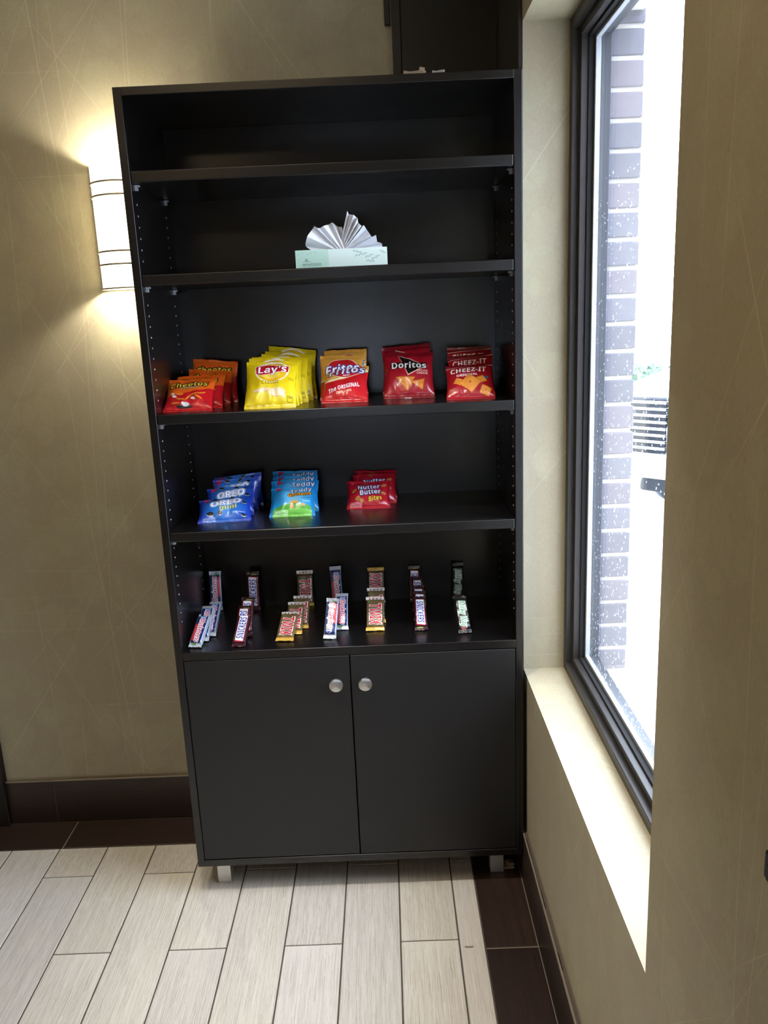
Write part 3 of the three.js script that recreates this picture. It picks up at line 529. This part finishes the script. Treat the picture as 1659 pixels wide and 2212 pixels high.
// kind: label words, place, shelf height, height and fullness, seal colours, then per bag [x, z, lean, width, dy, turn]
const RANK = ['frontmost of its row', 'second of its row', 'third of its row', 'fourth of its row', 'fifth of its row', 'last of its row'];
const BAGS = [
  ['chip_bag', 'cheese_puff', 'orange and red cheese puff bag on the third shelf down', 'chip bag', SHELF[2], 0.125, 0.026, [[.083, -.062, 55, .125, -.002, .03], [.098, -.11, 51, .13, -.004, .02], [.112, -.168, 45, .123, -.016, 0], [.121, -.232, 24, .124, -.013, 0]]],
  ['chip_bag', 'potato', 'yellow potato chip bag on the third shelf down', 'chip bag', SHELF[2], 0.15, 0.024, [[.296, -.044, 42, .132, -.003, 0], [.299, -.08, 38.5, .134, -.004, 0], [.303, -.116, 37, .134, -.007, .02], [.320, -.156, 37, .126, -.018, .03], [.328, -.2, 33, .13, -.018, .03], [.335, -.244, 23, .13, -.019, .03]]],
  ['chip_bag', 'corn', 'tan and red corn chip bag on the third shelf down', 'chip bag', SHELF[2], 0.137, 0.026, [[.481, -.115, 51, .12, -.006, -.05, .80], [.472, -.165, 33.5, .116, -.003, 0], [.482, -.225, 21, .118, 0, 0]]],
  ['chip_bag', 'tortilla', 'dark red tortilla chip bag on the third shelf down', 'chip bag', SHELF[2], 0.15, 0.028, [[.651, -.148, 40, .133, -.002, -.04], [.648, -.205, 28, .133, .008, -.02]]],
  ['cracker_bag', 'cracker', 'maroon cheese cracker bag on the third shelf down', 'cracker bag', SHELF[2], 0.13, 0.026, [[.804, -.062, 52, .123, .006, -.06], [.816, -.135, 37, .12, .008, -.03], [.820, -.205, 20, .12, 0, 0]]],
  ['cookie_bag', 'mini_cookie', 'blue sandwich cookie bag on the fourth shelf down', 'cookie bag', SHELF[3], 0.09, 0.026, [[.145, -.094, 56, .142, .008, .10], [.148, -.162, 38, .13, .006, .06], [.154, -.226, 11, .124, .004, .03], [.154, -.282, 5, .136, .012, .03]]],
  ['cookie_bag', 'graham', 'sky blue and green graham cookie bag on the fourth shelf down', 'cookie bag', SHELF[3], 0.1, 0.026, [[.322, -.124, 50, .124, .004, 0], [.323, -.176, 41, .134, -.003, 0], [.320, -.22, 35.5, .13, .002, 0], [.316, -.272, 26, .13, -.002, 0]]],
  ['cookie_bag', 'peanut', 'red peanut cookie bag on the fourth shelf down', 'cookie bag', SHELF[3], 0.1, 0.026, [[.528, -.179, 52, .122, -.004, -.03], [.545, -.236, 44, .123, -.001, 0], [.549, -.278, 40, .122, -.004, 0]]],
];
let bagSeed = 1;
for (const [name, tex, label, cat, y, h, T, list] of BAGS) list.forEach(([x, z, lean, w, dy, turn, crop], i) => {
  const rank = i === list.length - 1 ? (list.length === 1 ? '' : RANK[5]) : RANK[i];
  const g = thing(name, label + ', ' + rank, cat, [x, y, z], label.replace(' bag', ' bags'));
  g.rotation.set(-lean * Math.PI / 180, turn, 0, 'YXZ');
  const q = bagGeo(w, h, dy, T, bagSeed += 1.37, crop);
  mesh('film', q.body, filmMat[tex], g); mesh('bottom_seal', q.bottom, filmMat[tex], g); mesh('top_seal', q.top, filmMat[tex], g);
});

// ---------------------------------------------------------------- candy bars
// wrapper: rounded-rectangle section, pinched to flat crimped fins at both ends; flip turns the print upside down
function barGeo(w, d, h, seed, flip, twin) {
  const n = 36, rows = 30, e = 0.085, P = [], U = [], I = [];
  const ring = (v) => {
    const s = Math.min(1, Math.max(0, (v - e) / (1 - 2 * e))), k = Math.min(1, Math.min(s, 1 - s) / 0.07), full = Math.sin(k * Math.PI / 2);
    const dd = 0.0012 + (d - 0.0012) * full, ww = w * (1 - 0.06 * full + 0.02 * perlin.noise(seed, v * 8, 1));
    const r = [];
    for (let i = 0; i <= n; i++) {
      const a = -Math.PI / 2 - i / n * 2 * Math.PI, ca = Math.cos(a), sa = Math.sin(a), p = 0.36;
      let x = Math.sign(ca) * Math.pow(Math.abs(ca), p) * ww / 2, z = Math.sign(sa) * Math.pow(Math.abs(sa), p) * dd / 2;
      if (twin) z *= 1 - 0.35 * full * Math.exp(-Math.pow(x / (w * 0.12), 2));
      z += 0.0016 * perlin.noise(x * 90 + seed, v * 14, seed * 2) * full + 0.0013 * Math.exp(-Math.min(s, 1 - s) * 14) * Math.sin(x * 900 + seed) * full;
      r.push([x, z]);
    }
    return r;
  };
  for (let j = 0; j <= rows; j++) {
    const v = e + (1 - 2 * e) * (0.5 - 0.5 * Math.cos(Math.PI * j / rows)), r = ring(v);
    let len = 0; const L = r.map((q, i) => (len += i ? Math.hypot(q[0] - r[i - 1][0], q[1] - r[i - 1][1]) : 0));
    r.forEach(([x, z], i) => { const uu = (L[i] / len - 0.25) * 2; const f = Math.min(1, Math.max(0, uu)); P.push(x, v * h, z); U.push(flip ? 1 - f : f, flip ? 1 - v : v); });
  }
  for (let j = 0; j < rows; j++) for (let i = 0; i < n; i++) { const a = j * (n + 1) + i, b = a + n + 1; I.push(a, a + 1, b, b, a + 1, b + 1); }
  const body = new THREE.BufferGeometry(); body.setAttribute('position', new THREE.Float32BufferAttribute(P, 3)); body.setAttribute('uv', new THREE.Float32BufferAttribute(U, 2)); body.setIndex(I); body.computeVertexNormals();
  const fin = (va, vb) => {
    const p = [], u = [], ix = [], m = 18, k = 8;
    for (const side of [1, -1]) { const base = p.length / 3; for (let j = 0; j <= k; j++) for (let i = 0; i <= m; i++) { const uu = i / m * 2 - 1, v = va + (vb - va) * j / k, far = Math.abs(j / k - (va < .5 ? 1 : 0)); p.push(uu * w / 2 * (1 + 0.04 * far), v * h + (far > .99 && i % 2 ? 0.0006 : 0), side * 0.0006 + 0.0007 * Math.sin(uu * 26 + seed) + 0.0025 * far * perlin.noise(uu * 2 + seed, far, 3.3)); const f = 0.2 + 0.6 * i / m; u.push(flip ? 1 - f : f, flip ? 1 - v : v); } for (let j = 0; j < k; j++) for (let i = 0; i < m; i++) { const a = base + j * (m + 1) + i, b = a + m + 1; side > 0 ? ix.push(a, a + 1, b, b, a + 1, b + 1) : ix.push(a, b, a + 1, b, b + 1, a + 1); } }
    const g = new THREE.BufferGeometry(); g.setAttribute('position', new THREE.Float32BufferAttribute(p, 3)); g.setAttribute('uv', new THREE.Float32BufferAttribute(u, 2)); g.setIndex(ix); g.computeVertexNormals(); return g;
  };
  return { body, fins: [fin(0, e + 0.006), fin(1 - e - 0.006, 1)] };
}
// print reads from the top end downwards (turned clockwise); canvas x = girth, y = length
const along = (g, w, h, f) => { g.save(); g.translate(w, 0); g.rotate(Math.PI / 2); f(h, w); g.restore(); };
const foil = (g, w, h, c) => { g.fillStyle = c; g.fillRect(0, 0, w, h * .1); g.fillRect(0, h * .9, w, h * .1); };
const BARTEX = {
  silver: (g, w, h) => {
    g.fillStyle = '#16245e'; g.fillRect(0, 0, w, h); g.fillStyle = '#aeb6c2'; g.fillRect(0, 0, w * .2, h); g.fillRect(w * .8, 0, w * .2, h);
    for (let i = 0; i < 60; i++) { g.fillStyle = '#5f6878'; g.fillRect(w * (rnd() < .5 ? rr(.02, .15) : rr(.84, .95)), h * rr(.14, .86), 3, rr(6, 26)); }
    along(g, w, h, (L, S) => { g.fillStyle = '#c4162c'; g.beginPath(); g.roundRect(L * .36, S * .64, L * .5, S * .15, 14); g.fill(); smallPrint(g, L * .4, S * .69, L * .4, 1, '#f3d4d6'); blob(g, L * .17, S * .45, 42, 40, 0, '#ffffff'); blob(g, L * .17, S * .45, 36, 34, 0, '#1d3fa6'); word(g, '3', L * .17, S * .46, 66, { fill: '#fff' }); word(g, 'Musketeers', L * .55, S * .45, 104, { fill: '#c4162c', stroke: '#ffffff', lw: 16, skew: -.15, sx: .88 }); });
    foil(g, w, h, '#b3b9bd'); g.fillStyle = '#5f8f3a'; g.fillRect(w * .3, h * .905, w * .22, h * .035);
  },
  brown: (g, w, h) => {
    g.fillStyle = '#3a1720'; g.fillRect(0, 0, w, h); 
    along(g, w, h, (L, S) => { g.fillStyle = '#c21f38'; g.fillRect(L * .11, S * .24, L * .78, S * .52); g.save(); g.transform(1, 0, -.12, 1, S * .06, 0); g.fillStyle = '#f2f3f6'; g.fillRect(L * .13, S * .27, L * .74, S * .46); g.restore(); word(g, 'SNICKERS', L * .5, S * .51, 142, { fill: '#1f2f96', skew: -.14, sx: .74 }); });
    for (let i = 0; i < 40; i++) { g.fillStyle = '#8c7f84'; g.fillRect(w * rr(.9, .98), h * rr(.12, .88), 3, rr(5, 20)); } g.fillStyle = '#4f9438'; g.fillRect(w * .8, h * .16, w * .1, h * .16);
    foil(g, w, h, '#3a1720'); g.fillStyle = '#7f9a4a'; g.fillRect(w * .28, h * .905, w * .3, h * .04);
  },
  gold: (g, w, h) => {
    g.fillStyle = '#6a5634'; g.fillRect(0, 0, w, h);
    along(g, w, h, (L, S) => { word(g, 'TWIX', L * .54, S * .48, 196, { fill: '#c4152c', stroke: '#f6f1ea', lw: 16, skew: -.06, sx: .98 }); });
    g.fillStyle = '#4d7a3a'; g.fillRect(w * .2, h * .15, w * .1, h * .05);
    foil(g, w, h, '#cfa546'); g.fillStyle = '#efe9de'; g.fillRect(w * .18, 0, w * .64, h * .1); word(g, 'LEFT', w * .52, h * .055, 54, { fill: '#7c1420', skew: -.1 });
  },
  green: (g, w, h) => {
    g.fillStyle = '#171a17'; g.fillRect(0, 0, w, h); 
    along(g, w, h, (L, S) => { word(g, 'Milky Way', L * .52, S * .47, 126, { fill: '#3f8a58', stroke: '#f1f4ee', lw: 18, skew: -.22, sx: .86 }); smallPrint(g, L * .3, S * .7, L * .4, 1, '#b9c4b6'); });
    foil(g, w, h, '#171a17'); g.fillStyle = '#b8716a'; g.fillRect(w * .3, h * .86, w * .3, h * .06);
  },
};
const barMat = {}; for (const k in BARTEX) barMat[k] = new THREE.MeshPhysicalMaterial({ map: canvasTexture(256, 768, BARTEX[k]), roughness: 0.36, metalness: 0.2, clearcoat: 0.5, clearcoatRoughness: 0.2 });
// [kind, label, width, depth, twin, per bar: [x, z, lean, length, flip, turn, side tilt]]
const BARS = [
  ['silver', 'silver and blue candy bar beside the lamp-side cabinet panel', 0.035, 0.021, false, [[.047, -.030, 63, .117, 0, -.12, 0], [.058, -.072, 56, .117, 0, -.05, 0], [.071, -.106, 56, .117, 0, -.05, 0], [.05, -.318, 13, .118, 1, .04, 0]]],
  ['brown', 'brown candy bar on the lamp side of the knobs', 0.036, 0.018, false, [[.166, -.022, 61, .117, 1, -.08, 0], [.166, -.054, 53, .117, 1, -.04, 0], [.174, -.098, 44, .117, 1, 0, 0], [.166, -.305, 9, .117, 1, 0, 0]]],
  ['gold', 'gold candy bar on the lamp side of the knobs', 0.049, 0.017, true, [[.286, -.050, 65, .108, 0, -.1, 0], [.305, -.098, 56, .108, 0, -.06, 0], [.319, -.138, 52, .108, 0, -.04, 0], [.32, -.322, 14, .108, 0, 0, 0]]],
  ['silver', 'silver and blue candy bar standing above the door knobs', 0.034, 0.021, false, [[.409, -.053, 38, .115, 1, -.05, -.06], [.44, -.115, 46, .112, 0, 0, .0], [.418, -.318, 13, .118, 0, 0, .04]]],
  ['gold', 'gold candy bar on the window side of the knobs', 0.050, 0.017, true, [[.532, -.098, 50, .107, 0, -.02, 0], [.536, -.158, 42, .107, 0, 0, 0], [.536, -.322, 14, .108, 1, 0, 0]]],
  ['brown', 'brown candy bar on the window side of the knobs', 0.035, 0.018, false, [[.660, -.088, 52, .108, 0, 0, 0], [.661, -.126, 47.5, .107, 0, 0, 0], [.659, -.165, 43.5, .107, 0, 0, 0], [.658, -.236, 37, .107, 0, 0, 0], [.654, -.322, 13, .109, 1, 0, .02]]],
  ['green', 'dark candy bar with green lettering nearest the window', 0.035, 0.018, false, [[.777, -.056, 45, .111, 0, 0, .05], [.782, -.33, 7, .112, 0, 0, -.02]]],
];
let barSeed = 50;
for (const [kind, label, w, d, twin, list] of BARS) list.forEach(([x, z, lean, h, flip, turn, tilt], i) => {
  const rank = i === list.length - 1 ? RANK[5] : RANK[i];
  const g = thing('candy_bar', label + ', ' + rank, 'candy bar', [x, FIXED, z], label.replace('candy bar', 'candy bars'));
  g.rotation.set(-lean * Math.PI / 180, turn, tilt, 'YXZ');
  const q = barGeo(w, d, h, barSeed += 2.1, flip, twin), lift = d / 2 * Math.sin(lean * Math.PI / 180) * 0.55;
  g.position.y += lift * 0.6;
  mesh('wrapper', q.body, barMat[kind], g); for (const f of q.fins) mesh('end_fin', f, barMat[kind], g);
});

// ---------------------------------------------------------------- outside
M.ground = new THREE.MeshStandardMaterial({ color: '#c9c9c6', roughness: 0.95 });
const GROUND = -0.05;
structure('ground_outside', bx(XO + 0.1, 40, GROUND - 0.2, GROUND, -40, 12), M.ground, 'pale wet pavement outside the window');
structure('ground_behind', bx(-30, XO + 0.1, GROUND - 0.2, GROUND, ZF + 0.15, 40), M.ground, 'pale pavement behind the building');
structure('wall_added_wing', bx(XO + 0.1, 9, GROUND, 4.0, 4.6, 4.9), M.brick[1], 'unseen brick wing added beside the window to shade its jamb');  // out of view, added to block part of the sky from the jamb
{
  // parked car, nose turned towards the window
  const car = thing('parked_car', 'white parked car with slatted grille seen through the window', 'car', [3.78, GROUND, -4.34]);
  car.rotation.y = -0.8;                                  // local +z is the nose
  const paint = new THREE.MeshPhysicalMaterial({ color: '#dfe3e6', roughness: 0.25, clearcoat: 1 }), dark = new THREE.MeshStandardMaterial({ color: '#20242c', roughness: 0.4 }), chrome = new THREE.MeshStandardMaterial({ color: '#d5d8db', metalness: 1, roughness: 0.2 });
  const side = new THREE.Shape([[0.95, .35], [0.98, .72], [0.85, 1.0], [-.2, 1.12], [-.85, 1.62], [-2.3, 1.66], [-3.1, 1.2], [-3.5, 1.12], [-3.55, .35]].map(([a, b]) => new THREE.Vector2(a, b)));
  const body = new THREE.ExtrudeGeometry(side, { depth: 1.66, bevelEnabled: true, bevelSize: 0.08, bevelThickness: 0.09, bevelSegments: 4 }); body.rotateY(-Math.PI / 2); body.translate(0.83, 0, 0);
  mesh('body', body, paint, car);
  const lamp = new THREE.MeshPhysicalMaterial({ color: '#31405c', roughness: 0.1, clearcoat: 1 });
  for (const sd of [-1, 1]) {
    const gr = mesh('grille', new RoundedBoxGeometry(0.36, 0.42, 0.06, 2, 0.02), dark, car, [sd * 0.70, 0.76, 1.05]);
    for (let i = 0; i < 8; i++) mesh('grille_slat', new RoundedBoxGeometry(0.37, 0.024, 0.05, 2, 0.008), chrome, gr, [0, -0.17 + i * 0.049, 0.02]);
  }
  mesh('front_panel', new RoundedBoxGeometry(1.02, 0.42, 0.05, 3, 0.02), lamp, car, [0, 0.74, 1.05]);
  mesh('bumper', new RoundedBoxGeometry(1.84, 0.16, 0.16, 3, 0.05), paint, car, [0, 0.47, 1.03]);
  mesh('lower_intake', new RoundedBoxGeometry(1.5, 0.14, 0.1, 2, 0.03), dark, car, [0, 0.31, 0.98]);
  mesh('windscreen', new RoundedBoxGeometry(1.5, 0.02, 0.72, 1, 0.008), dark, car, [0, 1.42, -0.42]).rotation.x = 0.66;
  const tyre = new THREE.TorusGeometry(0.24, 0.1, 10, 28).rotateY(Math.PI / 2), rim = new THREE.CylinderGeometry(0.2, 0.2, 0.14, 24).rotateZ(Math.PI / 2);
  for (const x of [-0.84, 0.84]) for (const z of [0.25, -2.65]) { const t = mesh('wheel', tyre, dark, car, [x, 0.34, z]); mesh('hub_cap', rim, chrome, t); }
}
function shrub(name, label, pos, rx, ry, n, color) {
  const g = thing(name, label, 'shrub', pos), leaf = new THREE.PlaneGeometry(1, 0.45, 2, 1), ms = [], m4 = new THREE.Matrix4(), e = new THREE.Euler(), q = new THREE.Quaternion();
  { const p = leaf.attributes.position; for (let i = 0; i < p.count; i++) { const x = p.getX(i); p.setY(i, p.getY(i) * (1 - Math.abs(x) * 1.2)); p.setZ(i, -x * x * 0.4); } }
  for (let i = 0; i < n; i++) {
    const a = rnd() * 6.283, b = Math.acos(rr(-1, 1)), r = Math.pow(rnd(), 0.33), s = rr(0.05, 0.09) * (rx / 0.5);
    e.set(rnd() * 6, rnd() * 6, rnd() * 6); q.setFromEuler(e);
    m4.compose(new THREE.Vector3(rx * r * Math.sin(b) * Math.cos(a), ry + ry * r * Math.cos(b) * 0.98, rx * r * Math.sin(b) * Math.sin(a)), q, new THREE.Vector3(s, s, s)); ms.push(leaf.clone().applyMatrix4(m4));
  }
  mesh('foliage', mergeGeometries(ms), new THREE.MeshStandardMaterial({ color, roughness: 0.8, side: THREE.DoubleSide }), g).userData = { kind: 'stuff' };
  mesh('stem', new THREE.CylinderGeometry(0.03 * rx / .5, 0.05 * rx / .5, ry * 1.2, 8).translate(0, ry * 0.6, 0), new THREE.MeshStandardMaterial({ color: '#4a3c30', roughness: 0.9 }), g);
}
shrub('shrub', 'dark green shrub growing against the brick wall outside', [2.02, GROUND, -3.9], 0.28, 0.55, 1500, '#3c4a3e');
shrub('shrub', 'pale green low shrub beyond the parked car', [4.3, GROUND, -9.5], 1.0, 0.4, 1200, '#5f7a66');

renderer.render(scene, camera);
